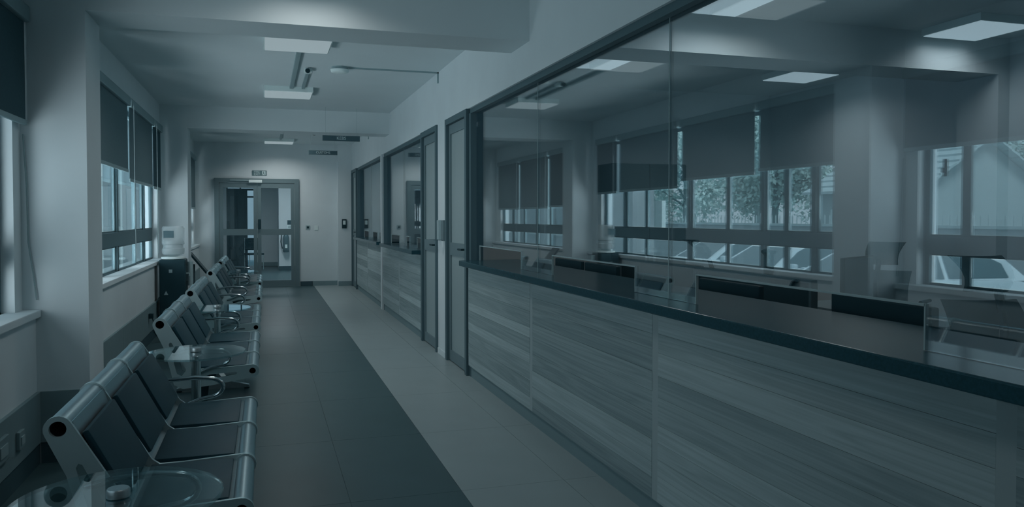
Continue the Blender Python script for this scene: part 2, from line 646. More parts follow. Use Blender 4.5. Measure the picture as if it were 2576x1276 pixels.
blind(3.35, 5.405, 2.05, 'dark roller blind at the left edge over the nearest window, furthest half', M['blind_dark'])
blind(1.0, 3.30, 2.05, 'dark roller blind over the nearest window, half closest to the viewer', M['blind_dark'], False)
blind(5.868, 7.45, 2.00, 'roller blind on middle window directly behind the first column', M['blind'], False)
blind(7.50, 9.12, 1.97, 'grey roller blind on middle window hanging a little higher than its right neighbour', M['blind'], False)
blind(9.20, 11.0, 1.88, 'grey roller blind on middle window hanging lowest, with pull chain at its left', M['blind'])
blind(11.07, 11.85, 1.87, 'narrow roller blind on middle window next to the water dispenser', M['blind_dark'])
blind(12.7, 14.1, 1.69, 'roller blind on far window just behind the second column', M['blind_dark'])
blind(14.15, 15.9, 1.67, 'roller blind in the centre of the far window', M['blind'])
blind(15.95, 17.5, 1.67, 'roller blind on far window closest to the double door', M['blind'])

# ---------------------------------------------------------------- far wall, double door, lobby
D0, D1, DZ = -1.01, 0.715, 2.33
fw = MB()
fw.box(XW - .15, D0, YF, YF + .18, 0, ZC).box(D1, XO, YF, YF + .18, 0, ZC).box(D0, D1, YF, YF + .18, DZ, ZC)
fw = smesh('wall_far', fw, M['wall'])
MB().box(1.53, XR + .02, YF - .22, YF, 0, ZC).build('corner_pier', M['wall'], fw)
bf = struct('baseboard_far')
for p, q in ((D1 + .02, 1.0), (1.0, 1.53)):
    MB().box(p, q - .004, YF - .014, YF, 0, .1).build('skirting_tile', M['skirt_dark' if p < .9 else 'skirt'], bf)
MB().box(1.53, XR, YF - .234, YF - .22, 0, .1).build('skirting_tile', M['skirt'], bf)
MB().box(XW + .1, D0 - .02, YF - .014, YF, 0, .1).build('skirting_tile', M['skirt'], bf)

d1 = struct('door_1')
fy0, fy1 = YF - .05, YF + .06
f = MB().box(D0, D0 + .09, fy0, fy1, 0, DZ).box(D1 - .09, D1, fy0, fy1, 0, DZ).box(D0 + .09, D1 - .09, fy0, fy1, DZ - .09, DZ)
f.box(D0 + .09, D1 - .09, fy0, fy1, 0, .02)
f.build('frame', M['door_grey'], d1)
mid = (D0 + D1) / 2
for side in (0, 1):
    a, b = (D0 + .095, mid - .003) if side == 0 else (mid + .003, D1 - .095)
    lf = MB()
    y0, y1 = YF - .03, YF + .02
    lf.box(a, a + .075, y0, y1, .02, DZ - .095).box(b - .075, b, y0, y1, .02, DZ - .095)
    for z0, z1 in ((.02, .14), (1.12, 1.25), (DZ - .2, DZ - .095)):
        lf.box(a + .075, b - .075, y0, y1, z0, z1)
    leaf = lf.build('door_leaf', M['door_grey'], d1)
    for z0, z1 in ((.14, 1.12), (1.25, DZ - .2)):
        MB().box(a + .075, b - .075, YF - .008, YF - .002, z0, z1).build('pane', M['glass_door'], leaf)
    hx = b - .04 if side == 0 else a + .04
    MB().box(hx - .03, hx + .03, y0 - .05, y0, 1.25, 1.46).build('pull_handle', M['black'], leaf, bevel=.012)
    if side == 0:
        MB().lathe([(.012, 0), (.012, .01)], (0, 0, 0), 10).build('lock', M['black'], leaf)
        lk = leaf.children[-1]
        lk.location = (b - .02, y0, .98)
        lk.rotation_euler = (R(90), 0, 0)
MB().box(mid - .17, mid + .1, fy0 - .05, fy0, DZ - .09, DZ - .03).build('door_closer', M['white'], d1, bevel=.008)
MB().box(mid - .55, mid - .17, fy0 - .03, fy0 - .012, DZ - .05, DZ - .03).build('closer_arm', M['alu'], d1)

# lobby behind the double door
smesh('wall_lobby_left', MB().box(XW - .2, XW, YF + .18, 25.6, 0, ZC), M['wall'])
smesh('wall_lobby_right', MB().box(.38, 1.9, 23.2, 25.6, 0, ZC).box(1.7, 1.9, YF + .18, 23.2, 0, ZC), M['wall'])
smesh('wall_lobby_far', MB().box(-.27, .38, 25.4, 25.6, 0, ZC).box(XW - .2, -1.10, 25.4, 25.6, 0, ZC).box(-1.10, -.27, 25.4, 25.6, 2.95, ZC), M['wall'])
bq = struct('baseboard_lobby')
MB().box(-.25, .38, 25.385, 25.4, 0, .12).build('skirting_tile', M['skirt'], bq)
MB().box(.37, 1.7, 23.185, 23.2, 0, .12).build('skirting_tile', M['skirt_dark'], bq)
ob = thing('sky_block_wall', 'pale wall added outside the glazed lobby entrance to block the sky', 'wall', (-.7, 29, 0))  # added wall, keeps the bright sky out of the lobby panes
MB().box(-3, 3, 0, .2, 0, 4.0).build('wall', M['render'], ob)
MB().box(-3.05, 3.05, -.04, .24, 4.0, 4.1).build('coping', M['housewall'], ob)
# wooden entrance door with glazed sidelight and transom, seen through the left leaf
d5 = struct('door_5', (.18, 0, 0))
yy = 25.4
f = MB().box(-1.28, -1.24, yy, yy + .1, 0, 2.95).box(-.49, -.45, yy, yy + .1, 0, 2.95).box(-1.24, -.49, yy, yy + .1, 2.91, 2.95)
f.box(-1.24, -.49, yy, yy + .1, 2.32, 2.38).box(-.72, -.68, yy, yy + .1, 0, 2.32).box(-.68, -.49, yy, yy + .1, 1.02, 1.06)
f.box(-.9, -.86, yy, yy + .1, 2.38, 2.91).box(-.68, -.49, yy, yy + .1, 2.1, 2.15)
f.build('frame', M['darkwood'], d5)
lf = MB().box(-1.24, -.72, yy + .02, yy + .08, .01, 2.32).build('door_leaf', M['darkwood'], d5)
for z0, z1 in ((.2, .95), (1.15, 2.15)):
    for x0, x1 in ((-1.19, -1.0), (-.96, -.77)):
        MB().box(x0, x1, yy + .003, yy + .02, z0, z1).build('raised_panel', M['darkwood'], lf, bevel=.012)
MB().tube([(-.77, yy + .02, 1.05), (-.77, yy - .04, 1.05), (-.88, yy - .04, 1.05)], .012, 8).build('door_handle', M['alu'], lf)
for (x0, x1, z0, z1) in ((-.68, -.49, .05, 1.02), (-.68, -.49, 1.06, 2.1), (-.68, -.49, 2.15, 2.32), (-1.24, -.9, 2.38, 2.91), (-.86, -.49, 2.38, 2.91)):
    MB().box(x0, x1, yy + .04, yy + .046, z0, z1).build('pane', M['glass_win'], d5)
area('lobby_light', (.2, 21.0, ZC - .1), (0, 0, -1), 1.0, 1.0, 40, 170)

fe = thing('fire_extinguisher', 'dark fire extinguisher hung on lobby wall behind the glass door', 'extinguisher', (.57, 23.07, .52))
MB().lathe([(.075, 0), (.085, .03), (.085, .42), (.06, .49), (.03, .52)], n=20).build('cylinder', M['red'], fe, smooth=40)
MB().box(-.03, .03, -.09, -.07, .12, .22).build('label', M['white'], fe)
MB().tube([(0, 0, .5), (0, 0, .57), (.06, 0, .6)], .016, 8).build('valve', M['black'], fe)
MB().tube([(-.02, 0, .56), (-.12, 0, .5), (-.14, 0, .3), (-.1, 0, .1)], .014, 8).build('hose', M['black'], fe)
MB().box(-.03, .03, .085, .13, .2, .45).build('wall_bracket', M['alu_dark'], fe)
nt_ = thing('wall_notice', 'small printed safety notice on lobby wall above the extinguisher', 'sign', (.72, 23.2, 1.12))
MB().box(-.11, .11, -.012, 0, 0, .3).build('board', M['white'], nt_)
MB().box(-.11, .11, -.014, -.011, .17, .3).build('heading_panel', M['sign'], nt_)
for k in range(3):
    MB().box(-.09, .09 - .04 * k, -.014, -.011, .12 - .04 * k, .135 - .04 * k).build('printed_line', M['sign'], nt_)
lc = thing('lobby_chair', 'dark chair in the lobby beside the wooden door', 'chair', (-.30, 23.9, 0), R(20))
MB().box(-.22, .22, -.22, .22, .42, .47).build('seat', M['black'], lc, bevel=.015)
MB().box(-.22, .22, .2, .24, .55, .9).build('backrest', M['black'], lc, bevel=.015)
for sx in (-1, 1):
    MB().tube([(.2 * sx, -.2, 0), (.2 * sx, -.2, .43)], .012, 8).build('leg', M['alu'], lc)
    MB().tube([(.2 * sx, .21, 0), (.2 * sx, .21, .9)], .012, 8).build('leg', M['alu'], lc)

# ---------------------------------------------------------------- right wall: bulkhead, piers, doors
ZH = 2.52
wr = MB()
wr.box(XR, XR + .16, YB, YF, ZH, ZC)
wr.box(XR, XR + .16, 8.14, 8.58, 0, ZH)
wr.box(XR, XR + .16, 17.55, YF, 0, ZH)
wr = smesh('wall_right', wr, M['wall'])
smesh('trim_1', MB().box(XR - .02, XR + .12, 12.85, 12.97, 0, ZH), M['wall'])
smesh('baseboard_right', MB().box(XR - .012, XR, 8.16, 8.56, 0, .06), M['wall'])
ow = MB().box(XR + .16, XO, 8.9, 9.05, 0, ZC)
smesh('wall_office_partition', ow, M['wall'])
smesh('wall_office_far', MB().box(XO, XO + .2, YB, 24, 0, ZC), M['wall'])
MB().box(6.22, XO + .01, COLS[0][0], COLS[0][1], 0, ZB).build('column', M['wall'], bpy.data.objects['wall_office_far'])
smesh('wall_behind', MB().box(XW - .2, XO + .2, YB - .2, YB, 0, ZC), M['wall'])
smesh('wall_office_rear', MB().box(4.3, 4.45, 9.05, 18.0, 0, ZC), M['wall'])


def single_door(n, a, b, hinge_far=True):
    """framed leaf with a frosted upper and lower panel; lies in plane of the partition"""
    d = struct('door_%d' % n)
    x0, x1 = XR - .02, XR + .08
    f = MB().box(x0, x1, a, a + .07, 0, ZH).box(x0, x1, b - .07, b, 0, ZH).box(x0, x1, a + .07, b - .07, ZH - .06, ZH)
    f.build('frame', M['alu_dark'], d)
    p, q = a + .075, b - .075
    lx0, lx1 = XR + .01, XR + .055
    lf = MB().box(lx0, lx1, p, p + .055, .012, ZH - .065).box(lx0, lx1, q - .055, q, .012, ZH - .065)
    for z0, z1 in ((.012, .12), (1.11, 1.24), (ZH - .16, ZH - .065)):
        lf.box(lx0, lx1, p + .055, q - .055, z0, z1)
    leaf = lf.build('door_leaf', M['door_grey'], d)
    for z0, z1 in ((.12, 1.11), (1.24, ZH - .16)):
        MB().box(XR + .025, XR + .04, p + .055, q - .055, z0, z1).build('frosted_panel', M['frost'], leaf)
    hy = p + .03
    hd = MB().box(lx0 - .008, lx0, hy - .02, hy + .02, 1.08, 1.27)
    hd.tube([(lx0, hy, 1.19), (lx0 - .05, hy, 1.19), (lx0 - .055, hy + .12, 1.19)], .010, 8)
    hd.build('lever_handle', M['black'], leaf)
    return d


single_door(2, 7.22, 8.14)
single_door(3, 8.58, 9.5)
d4 = single_door(4, 16.62, 17.55)


def part_glass(n, a, b, joints, cuts, post_near=True):
    """glass partition over a counter, with low hatches cut into the panes' lower edge"""
    w = struct('window_%d' % n)
    zb = 1.10
    f = MB().box(XG - .05, XG + .05, a, b, ZH - .045, ZH)
    f.build('head_rail', M['alu_dark'], w)
    f = MB().box(XG - .06, XG + .06, b - .06, b, 0, ZH - .045)
    f.build('post', M['alu_dark'], w)
    if post_near:
        MB().box(XG - .05, XG + .05, a, a + .06, 0, ZH - .045).build('post', M['alu_dark'], w)
    ed = [a + (.06 if post_near else 0)] + joints + [b - .06]
    for i in range(len(ed) - 1):
        p, q = ed[i] + .003, ed[i + 1] - .003
        poly = [(p, ZH - .045), (p, zb)]
        for (c0, c1) in cuts:
            if c0 > p and c1 < q:
                poly += [(c0, zb), (c0, zb + .135), (c1, zb + .135), (c1, zb)]
        poly += [(q, zb), (q, ZH - .045)]
        MB().prism(poly, XG - .005, XG + .005, 'x').build('pane', M['glass_part'], w)
        if i > 0:
            MB().box(XG - .006, XG + .006, p - .006, p, zb, ZH - .045).build('silicone_joint', M['alu'], w)
        for (c0, c1) in cuts:
            if c0 > p and c1 < q:
                e = MB().box(XG - .006, XG + .006, c0, c1, zb + .132, zb + .139)
                e.box(XG - .006, XG + .006, c0 - .004, c0 + .002, zb, zb + .139).box(XG - .006, XG + .006, c1 - .002, c1 + .004, zb, zb + .139)
                e.build('hatch_edge', M['alu'], w)
    return w


part_glass(4, YB, 7.22, [-.4, 1.53, 3.47, 5.42], [(-.1, 1.2), (1.89, 3.21), (3.84, 5.12), (5.81, 7.05)], False)
part_glass(5, 9.5, 12.84, [11.2], [(9.6, 10.2), (10.75, 11.0), (11.6, 12.4)])
part_glass(6, 12.98, 16.62, [14.8], [(13.2, 13.7), (14.0, 14.6), (15.2, 15.9)])


def counter(label, a, b, seams, heights, topx, ytop1, toplabel, seed, group):
    rnd = random.Random(seed)
    t = thing('service_counter', label, 'counter', (XR, (a + b) / 2, 0), 0, group)
    oy = (a + b) / 2
    MB().box(.02, .40, a - oy, b - oy, .0, 1.045).build('carcass', M['plinth'], t)
    ed = [a] + seams + [b]
    for i in range(len(ed) - 1):
        p, q = ed[i] - oy + .03, ed[i + 1] - oy - .03
        z = .105
        hs = [rnd.uniform(.075, .14) for _ in range(9)]
        k = (1.04 - .105) / sum(hs)
        for h in hs:
            h *= k
            MB().box(-.008 + rnd.uniform(0, .002), .02, p, q, z + .0006, z + h - .0006).build('board', M['wood'], t)
            z += h
        if i > 0:
            s = ed[i] - oy
            MB().box(-.006, .02, s - .03, s + .03, .105, 1.04).build('trim_strip', M['trim'], t)
    MB().box(.012, .03, a - oy, b - oy, 0, .10).build('plinth', M['plinth'], t)
    tp = MB()
    x0, x1 = topx - XR, 2.32 - XR
    y0, y1 = a - oy, ytop1 - oy
    tp.prism([(x0, y0), (x0, y1 - .06), (x0 + .06, y1), (x1, y1 if ytop1 <= b else b - oy), (x1, y0)], 1.048, 1.098, 'z')
    o = tp.build('countertop', M['granite'], None, bevel=.006)
    o.location = (XR, oy, 0)
    tag(o, toplabel, 'countertop', 'black stone countertops')
    return t


counter('long oak-look service counter nearest the viewer on the right', YB, 7.22, [-.35, 1.55, 3.47, 5.36], None, 1.72, 7.2,
        'long black polished countertop on the nearest counter', 3, 'service counters')
counter('short service counter between the white post and the middle door', 9.5, 12.84, [11.2], None, 1.70, 12.4,
        'black countertop with angled end beyond the middle door', 4, 'service counters')
counter('furthest service counter beyond the white post', 12.98, 16.62, [14.8], None, 1.74, 16.6,
        'black countertop on the furthest counter', 5, 'service counters')

# ---------------------------------------------------------------- ceiling lights
def ceiling_light(x, y, label, power, group, ly=.58):
    t = thing('ceiling_light', label, 'light', (x + .29, y + ly / 2, ZC), 0, group)
    h = .29
    hy = ly / 2
    b = MB().box(-h, h, -hy, hy, -.062, 0)
    b.build('housing', M['white'], t, bevel=.004)
    MB().box(-h + .012, h - .012, -hy + .012, hy - .012, -.068, -.062).build('diffuser', M['panel_office' if 'office' in group else 'panel'], t)
    area('panel_lamp', (x + .29, y + ly / 2, ZC - .075), (0, 0, -1), .50, .50, power, 150)
    return t


G = 'square ceiling light panels'
ceiling_light(0, 7.0, 'square ceiling panel light above the corridor, nearest and largest in view', PANEL_W, G)
ceiling_light(0, 9.98, 'square ceiling panel light above corridor, second in line, past the conduits', PANEL_W, G)
ceiling_light(0, 14.0, 'square ceiling panel light just beyond the second beam, left of the camera dome', PANEL_W, G)
ceiling_light(0, 16.6, 'furthest square ceiling panel light, last before the double door', PANEL_W, G)
ceiling_light(0, 4.68, 'square ceiling panel light in front of the nearest beam, seen only reflected', PANEL_W * .35, G)
ceiling_light(0, 1.5, 'square ceiling panel light above the viewer', PANEL_W * .35, G)
G = 'ceiling light panels in the office'
for (x, y, lb_) in ((2.85, 4.68, 'office ceiling panel before the beam, beside the glass, at top of picture'),
                    (2.85, 6.95, 'office ceiling panel beyond the beam, close to the glass'),
                    (5.3, 4.78, 'office ceiling panel before the beam, near the far column'),
                    (5.3, 7.03, 'office ceiling panel beyond the beam, in the depth of the office'),
                    (2.85, 1.5, 'office ceiling panel beside the glass, out beyond the right edge'),
                    (5.3, 1.5, 'office ceiling panel in the right corner beyond the edge')):
    ceiling_light(x, y, lb_, PANEL_W * .36, G)
area('far_office_lamp', (3.2, 11.2, ZC - .1), (0, 0, -1), .6, .6, PANEL_W * .3, 150)
area('far_office_lamp', (3.2, 15.0, ZC - .1), (0, 0, -1), .6, .6, PANEL_W * .3, 150)

# conduits, detector, cameras
c1 = MB().box(.30, .345, 7.6, 9.97, ZC - .03, ZC)
tag(c1.build('conduit', M['cond'], None, bevel=.004), 'square white conduit on ceiling joining the first two light panels', 'conduit')
c2 = MB().box(.44, .475, 8.85, 9.97, ZC - .028, ZC)
tag(c2.build('conduit', M['cond'], None, bevel=.004), 'shorter ceiling conduit running from small sensor to second light panel', 'conduit')
sn = thing('ceiling_sensor', 'small white bullet sensor with black lens on ceiling between the first two lights', 'sensor', (.457, 8.75, ZC))
MB().box(-.04, .04, -.06, .08, -.04, 0).build('housing', M['white'], sn, bevel=.008)
MB().tube([(-.01, -.055, -.03), (-.01, -.10, -.04)], .025, 12).build('lens', M['black'], sn)
sd = thing('smoke_detector', 'round white smoke detector on ceiling right of the sensor', 'detector', (.77, 8.55, ZC))
MB().lathe([(.07, -.065), (.09, -.055), (.098, -.03)], n=28).build('head', M['white'], sd, smooth=50)
MB().lathe([(.085, -.03), (.085, 0)], n=28).build('base', M['cond'], sd, smooth=50)
c3 = MB().box(.86, XR, 8.52, 8.54, ZC - .016, ZC).box(XR - .016, XR, 8.52, 8.54, ZC - .12, ZC)
tag(c3.build('conduit', M['cond'], None), 'thin conduit from smoke detector across ceiling and down the right wall', 'conduit')
dc = thing('dome_camera', 'small dark dome camera on ceiling left of the first hanging sign', 'camera', (.86, 14.6, ZC))
MB().lathe([(.06, -.05), (.08, -.04), (.08, 0)], n=20).build('base', M['white'], dc)
MB().lathe([(.01, -.12), (.04, -.11), (.06, -.08), (.065, -.05)], n=20).build('dome', M['black'], dc, smooth=60)
c4 = MB().box(.94, XR, 14.59, 14.61, ZC - .016, ZC).box(XR - .016, XR, 14.59, 14.61, ZC - .16, ZC)
tag(c4.build('conduit', M['cond'], None), 'thin conduit from dome camera across ceiling to right wall', 'conduit')
c5 = MB().box(.3, .33, 14.62, 16.58, ZC - .03, ZC)
tag(c5.build('conduit', M['cond'], None), 'short ceiling conduit between the two furthest light panels', 'conduit')


# hanging signs
def hanging(s, x, y, z, w, h, label, ts):
    t = thing('hanging_sign', label, 'sign', (x, y, z), 0, 'hanging department signs')
    MB().box(-w / 2, w / 2, -.012, .012, -h / 2, h / 2).build('board', M['sign'], t, bevel=.003)
    text('lettering', s, ts, M['letter'], t, (0, -.0125, 0), (R(90), 0, 0))
    for sx in (-1, 1):
        MB().tube([(sx * w * .42, 0, h / 2), (sx * w * .42, 0, ZC - z)], .0014, 6).build('hanger_wire', M['alu'], t)
    return t


hanging('KEBS', 1.07, 11.7, 2.645, .53, .078, 'hanging dark sign reading KEBS, the nearer of two', .062)
hanging('CUSTOMS', 1.005, 14.5, 2.655, .50, .075, 'hanging dark sign reading CUSTOMS, further along the corridor', .055)
ex = thing('exit_sign', 'fire exit sign plate on wall above the double door', 'sign', (-.10, YF, 2.45))
MB().box(-.15, .15, -.016, 0, -.055, .055).build('plate', M['exit'], ex, bevel=.02)
text('lettering', 'FIRE', .062, M['letter'], ex, (-.05, -.0165, .024), (R(90), 0, 0))
text('lettering', 'EXIT', .062, M['letter'], ex, (-.05, -.0165, -.027), (R(90), 0, 0))
pg = MB()
pg.lathe([(.010, 0), (.010, .003)], (.09, 0, 0), 10)
run = MB().box(.055, .125, -.0185, -.016, -.045, .045)
run.build('pictogram_field', M['letter'], ex)
man = MB().box(.082, .096, -.0205, -.0185, .022, .036).box(.078, .094, -.0205, -.0185, -.01, .02)
man.obox((.075, -.0195, -.025), (.010, .002, .036), Matrix.Rotation(R(25), 3, 'Y'))
man.obox((.102, -.0195, -.022), (.010, .002, .036), Matrix.Rotation(R(-35), 3, 'Y'))
man.build('running_figure', M['exit'], ex)

# wall devices
ic = thing('intercom', 'black wall intercom with pale screen on corner pier', 'intercom', (1.66, YF - .22, 1.36))
MB().box(-.05, .05, -.03, 0, -.1, .1).build('housing', M['black'], ic, bevel=.008)
MB().box(-.028, .028, -.033, -.03, -.02, .07).build('screen', M['white'], ic)
sw = thing('wall_switch', 'square switch plate with dark button right of the double door', 'switch', (.90, YF, 1.28))
MB().box(-.045, .045, -.012, 0, -.045, .045).build('plate', M['alu'], sw, bevel=.004)
MB().box(-.022, .022, -.018, -.012, -.022, .022).build('button', M['black'], sw)
s2 = thing('wall_switch', 'blank white plate right of the dark-button switch', 'switch', (1.08, YF, 1.27))
MB().box(-.04, .04, -.01, 0, -.05, .05).build('plate', M['white'], s2, bevel=.004)
MB().box(-.015, .015, -.014, -.01, -.02, .02).build('rocker', M['white'], s2)
for (yy_, lb_, mm) in ((8.46, 'access reader on white pier beside the middle door', 'alu'), (8.24, 'darker access reader on white pier beside the nearest door', 'door_grey')):
    t = thing('access_reader', lb_, 'reader', (XR, yy_, 1.36))
    MB().box(-.03, 0, -.05, .05, -.11, .11).build('housing', M[mm], t, bevel=.006)
    MB().box(-.033, -.03, -.035, .035, -.02, .09).build('keypad', M['alu_dark'], t)
    MB().lathe([(.012, 0), (.012, .006)], n=10).build('button', M['black'], t)
    t.children[-1].location = (-.03, 0, -.07)
    t.children[-1].rotation_euler = (0, R(-90), 0)
for (yy_, zz, w_, h_, lb_) in ((4.62, .30, .2, .13, 'double socket plate on the skirting band below nearest window, larger'),
                               (4.95, .27, .10, .10, 'single socket plate on the skirting band close to the first column')):
    t = thing('wall_socket', lb_, 'socket', (XS + .022, yy_, zz))
    MB().box(0, .02, -w_ / 2, w_ / 2, -h_ / 2, h_ / 2).build('plate', M['skirt'], t, bevel=.005)
    MB().box(.02, .026, -w_ * .3, w_ * .3, -h_ * .25, h_ * .2).build('rocker', M['cond'], t)
pl = thing('plug', 'black plug with hanging lead in the skirting band near the dispenser', 'plug', (XS + .022, 10.1, .34))
MB().box(0, .05, -.03, .03, -.03, .03).build('body', M['black'], pl, bevel=.008)
MB().tube([(.04, 0, -.03), (.06, .01, -.12), (.05, .05, -.2), (.08, .12, -.27), (.1, .25, -.31), (.12, .35, -.25), (.15, .5, -.31)], .006, 6).build('lead', M['black'], pl)
hs = MB().tube([(XS + .02, 6.72 + .12 * math.sin(a), .60 + .26 * math.cos(a)) for a in [R(d) for d in range(-10, 195, 12)]], .018, 8)
tag(hs.build('cable_loop', M['black'], None, smooth=60), 'black curved cable loop on wall under middle window behind first column', 'cable')
wc = MB().tube([(XW + .04, 5.405, 2.0), (XW + .055, 5.405, 1.7), (XW + .06, 5.405, 1.35), (XW + .085, 5.405, 1.15), (XW + .10, 5.405, 1.0)], .004, 6)
tag(wc.build('bead_chain', M['cond'], None), 'thin pale cord hanging down the corner of the first column', 'cord')

# ---------------------------------------------------------------- benches
def frame_curve():
    """outline of the bench side plate with ring ends and slots, in (x,z)"""
    T, F = Vector((-.30, .765)), Vector((.30, .415))
    J = Vector((-.10, .40))
    d = (J - T).normalized()
    nrm = Vector((-d.y, d.x))
    if nrm.x < 0:
        nrm = -nrm
    rr = .046
    a0 = math.atan2(nrm.y, nrm.x)
    out = [T + Vector((math.cos(a0 + PI * k / 10), math.sin(a0 + PI * k / 10))) * rr for k in range(11)]
    out += [Vector((-.275, .60)), Vector((-.235, .44)), Vector((-.215, .345)), Vector((-.16, .315)), Vector((.0, .325))]
    out += [F + Vector((math.cos(-PI / 2 - .1 + (PI + .1) * k / 10), math.sin(-PI / 2 - .1 + (PI + .1) * k / 10))) * rr for k in range(11)]
    out += [Vector((.05, .448)), Vector((-.045, .447)), Vector((-.075, .47))]
    holes = [[T + Vector((math.cos(2 * PI * k / 16), math.sin(2 * PI * k / 16))) * .028 for k in range(16)],
             [F + Vector((math.cos(2 * PI * k / 16), math.sin(2 * PI * k / 16))) * .022 for k in range(16)],
             [Vector(p) for p in ((-.245, .625), (-.238, .64), (-.225, .635), (-.135, .445), (-.165, .40), (-.195, .42))],
             [Vector(p) for p in ((-.02, .365), (.06, .38), (.19, .395), (.2, .405), (.19, .414), (.02, .405), (-.03, .39))]]
    return out, holes


def plate_mesh(name, out, holes, thick, m):
    cu = bpy.data.curves.new(name, 'CURVE')
    cu.dimensions = '2D'
    cu.fill_mode = 'BOTH'
    cu.extrude = thick / 2
    for poly in [out] + holes:
        sp = cu.splines.new('POLY')
        sp.points.add(len(poly) - 1)
        for i, p in enumerate(poly):
            sp.points[i].co = (p[0], p[1], 0, 1)
        sp.use_cyclic_u = True
    t = bpy.data.objects.new(name, cu)
    C.objects.link(t)
    bpy.context.view_layer.update()
    me = bpy.data.meshes.new_from_object(t.evaluated_get(bpy.context.evaluated_depsgraph_get()))
    bpy.data.objects.remove(t)
    me.materials.clear()
    me.materials.append(m)
    me.transform(Matrix.Rotation(R(90), 4, 'X'))
    return me


bench_out, bench_holes = frame_curve()
PLATE = plate_mesh('side_frame', bench_out, bench_holes, .016, M['frame_steel'])


def sheet(path, th):
    """closed outline of a bent sheet that follows the path"""
    top, bot = [], []
    for i, p in enumerate(path):
        a = Vector(path[max(i - 1, 0)])
        b = Vector(path[min(i + 1, len(path) - 1)])
        t = (b - a).normalized()
        n = Vector((-t.y, t.x))
        top.append(Vector(p) + n * th / 2)
        bot.append(Vector(p) - n * th / 2)
    return [tuple(v) for v in top] + [tuple(v) for v in bot[::-1]]


def make_bench(loc, label):
    t = thing('waiting_bench', label, 'bench', loc, 0, 'three-seat steel waiting benches')
    W, gap = .555, .012
    sh_path = [(-.262, .785), (-.235, .70), (-.14, .50), (-.105, .445), (-.06, .418), (.05, .418), (.2, .424), (.30, .440)]
    bp = [(-.238, .742), (-.115, .487)]
    for i in range(3):
        y0 = -.855 + i * (W + .0225) + .004
        y1 = y0 + W
        s = MB().prism(sheet(sh_path, .010), y0, y1, 'y')
        sh = s.build('seat_shell', M['steel'], t, smooth=35)
        MB().ring(-.30, .765, .043, .034, y0, y1).build('top_roll', M['steel'], sh, smooth=50)
        MB().ring(.30, .415, .040, .031, y0, y1).build('front_roll', M['steel'], sh, smooth=50)
        # back and seat pads
        d = Vector((-.115 + .228, .487 - .725)).normalized()
        n = Vector((-d.y, d.x))
        if n.x < 0:
            n = -n
        p0, p1 = Vector((-.243, .735)) + n * .008, Vector((-.117, .475)) + n * .008
        q = [p0, p1, p1 + n * .034, p0 + n * .026]
        MB().prism([tuple(v) for v in q], y0 + .022, y1 - .022, 'y').build('back_pad', M['pad'], t, bevel=.010, smooth=40)
        q = [(-.075, .426), (.255, .434), (.255, .458), (-.075, .458)]
        MB().prism(q, y0 + .022, y1 - .022, 'y').build('seat_pad', M['pad'], t, bevel=.010, smooth=40)
    for y in (-.862, -.2835, .291, .868):
        inst('side_frame', PLATE, t, (0, y, 0))
    for y in (-.2835, .291):
        MB().ring(-.30, .765, .050, .043, y - .016, y + .016).build('roll_clip', M['frame_steel'], t, smooth=50)
        MB().ring(.30, .415, .047, .040, y - .016, y + .016).build('roll_clip', M['frame_steel'], t, smooth=50)
    for y in (-.885, .891):
        path = [(-.215, y, .560), (-.12, y, .578), (.0, y, .585), (.07, y, .578)]
        path += [(.07 + .085 * math.sin(a), y, .522 + .056 * math.cos(a)) for a in [R(k) for k in range(20, 161, 20)]]
        path += [(.03, y, .458), (-.04, y, .43), (-.10, y, .412)]
        MB().tube(path, .0125, 10).build('armrest', M['chrome'], t, smooth=60)
    MB().box(-.10, -.03, -.80, .80, .335, .395).build('cross_beam', M['alu_dark'], t, bevel=.006)
    for y in (-.56, .56):
        lg = MB().prism([(-.13, .345), (0, .345), (-.03, .08), (-.10, .08)], y - .03, y + .03, 'y')
        leg = lg.build('leg', M['rubber'], t, bevel=.006)
        MB().prism([(-.34, .035), (-.34, .012), (.25, .012), (.25, .035), (.0, .10), (-.13, .10)], y - .025, y + .025, 'y').build('foot_bar', M['steel'], leg, bevel=.005)
        for x in (-.32, .23):
            MB().lathe([(.022, 0), (.022, .014)], (x, y, 0), 12).build('foot_pad', M['rubber'], leg)
    return t


BX = -.39
b0 = make_bench((BX, 3.93, 0), 'three-seat steel bench with black pads, nearest and largest in foreground')
dup(b0, (BX, 6.72, 0), 'three-seat steel bench just beyond the second glass table')
dup(b0, (BX, 9.03, 0), 'three-seat steel bench beside the water dispenser, third from the viewer')
dup(b0, (BX + .005, 11.9, 0), 'three-seat steel bench beside second column, fourth from the viewer')
dup(b0, (BX + .005, 14.3, 0), 'three-seat steel bench furthest away, before the double door')


# ---------------------------------------------------------------- glass side tables
def make_table(loc, label):
    t = thing('side_table', label, 'table', loc, R(20), 'round glass side tables')
    MB().lathe([(.296, .640), (.300, .643), (.300, .649), (.296, .652)], n=64).build('glass_top', M['glass_table'], t)
    MB().lathe([(.024, .012), (.024, .30), (.029, .302), (.029, .59), (.036, .592), (.036, .640)], n=24).build('pole', M['chrome'], t, smooth=40)
    MB().lathe([(.030, .652), (.034, .655), (.034, .675), (.030, .680)], n=24).build('top_cap', M['steel'], t, smooth=40)
    for k in range(4):
        a = PI / 2 * k
        r = Matrix.Rotation(a, 4, 'Z')
        m = MB().prism([(.015, .012), (.24, .008), (.24, .016), (.015, .075)], -.024, .024, 'y')
        m.v = [tuple(r @ Vector(v)) for v in m.v]
        lg = m.build('foot', M['steel'], t, bevel=.003)
        g = MB().lathe([(.018, 0), (.018, .010)], tuple(r @ Vector((.22, 0, 0))), 12)
        g.build('foot_pad', M['rubber'], lg)
    return t


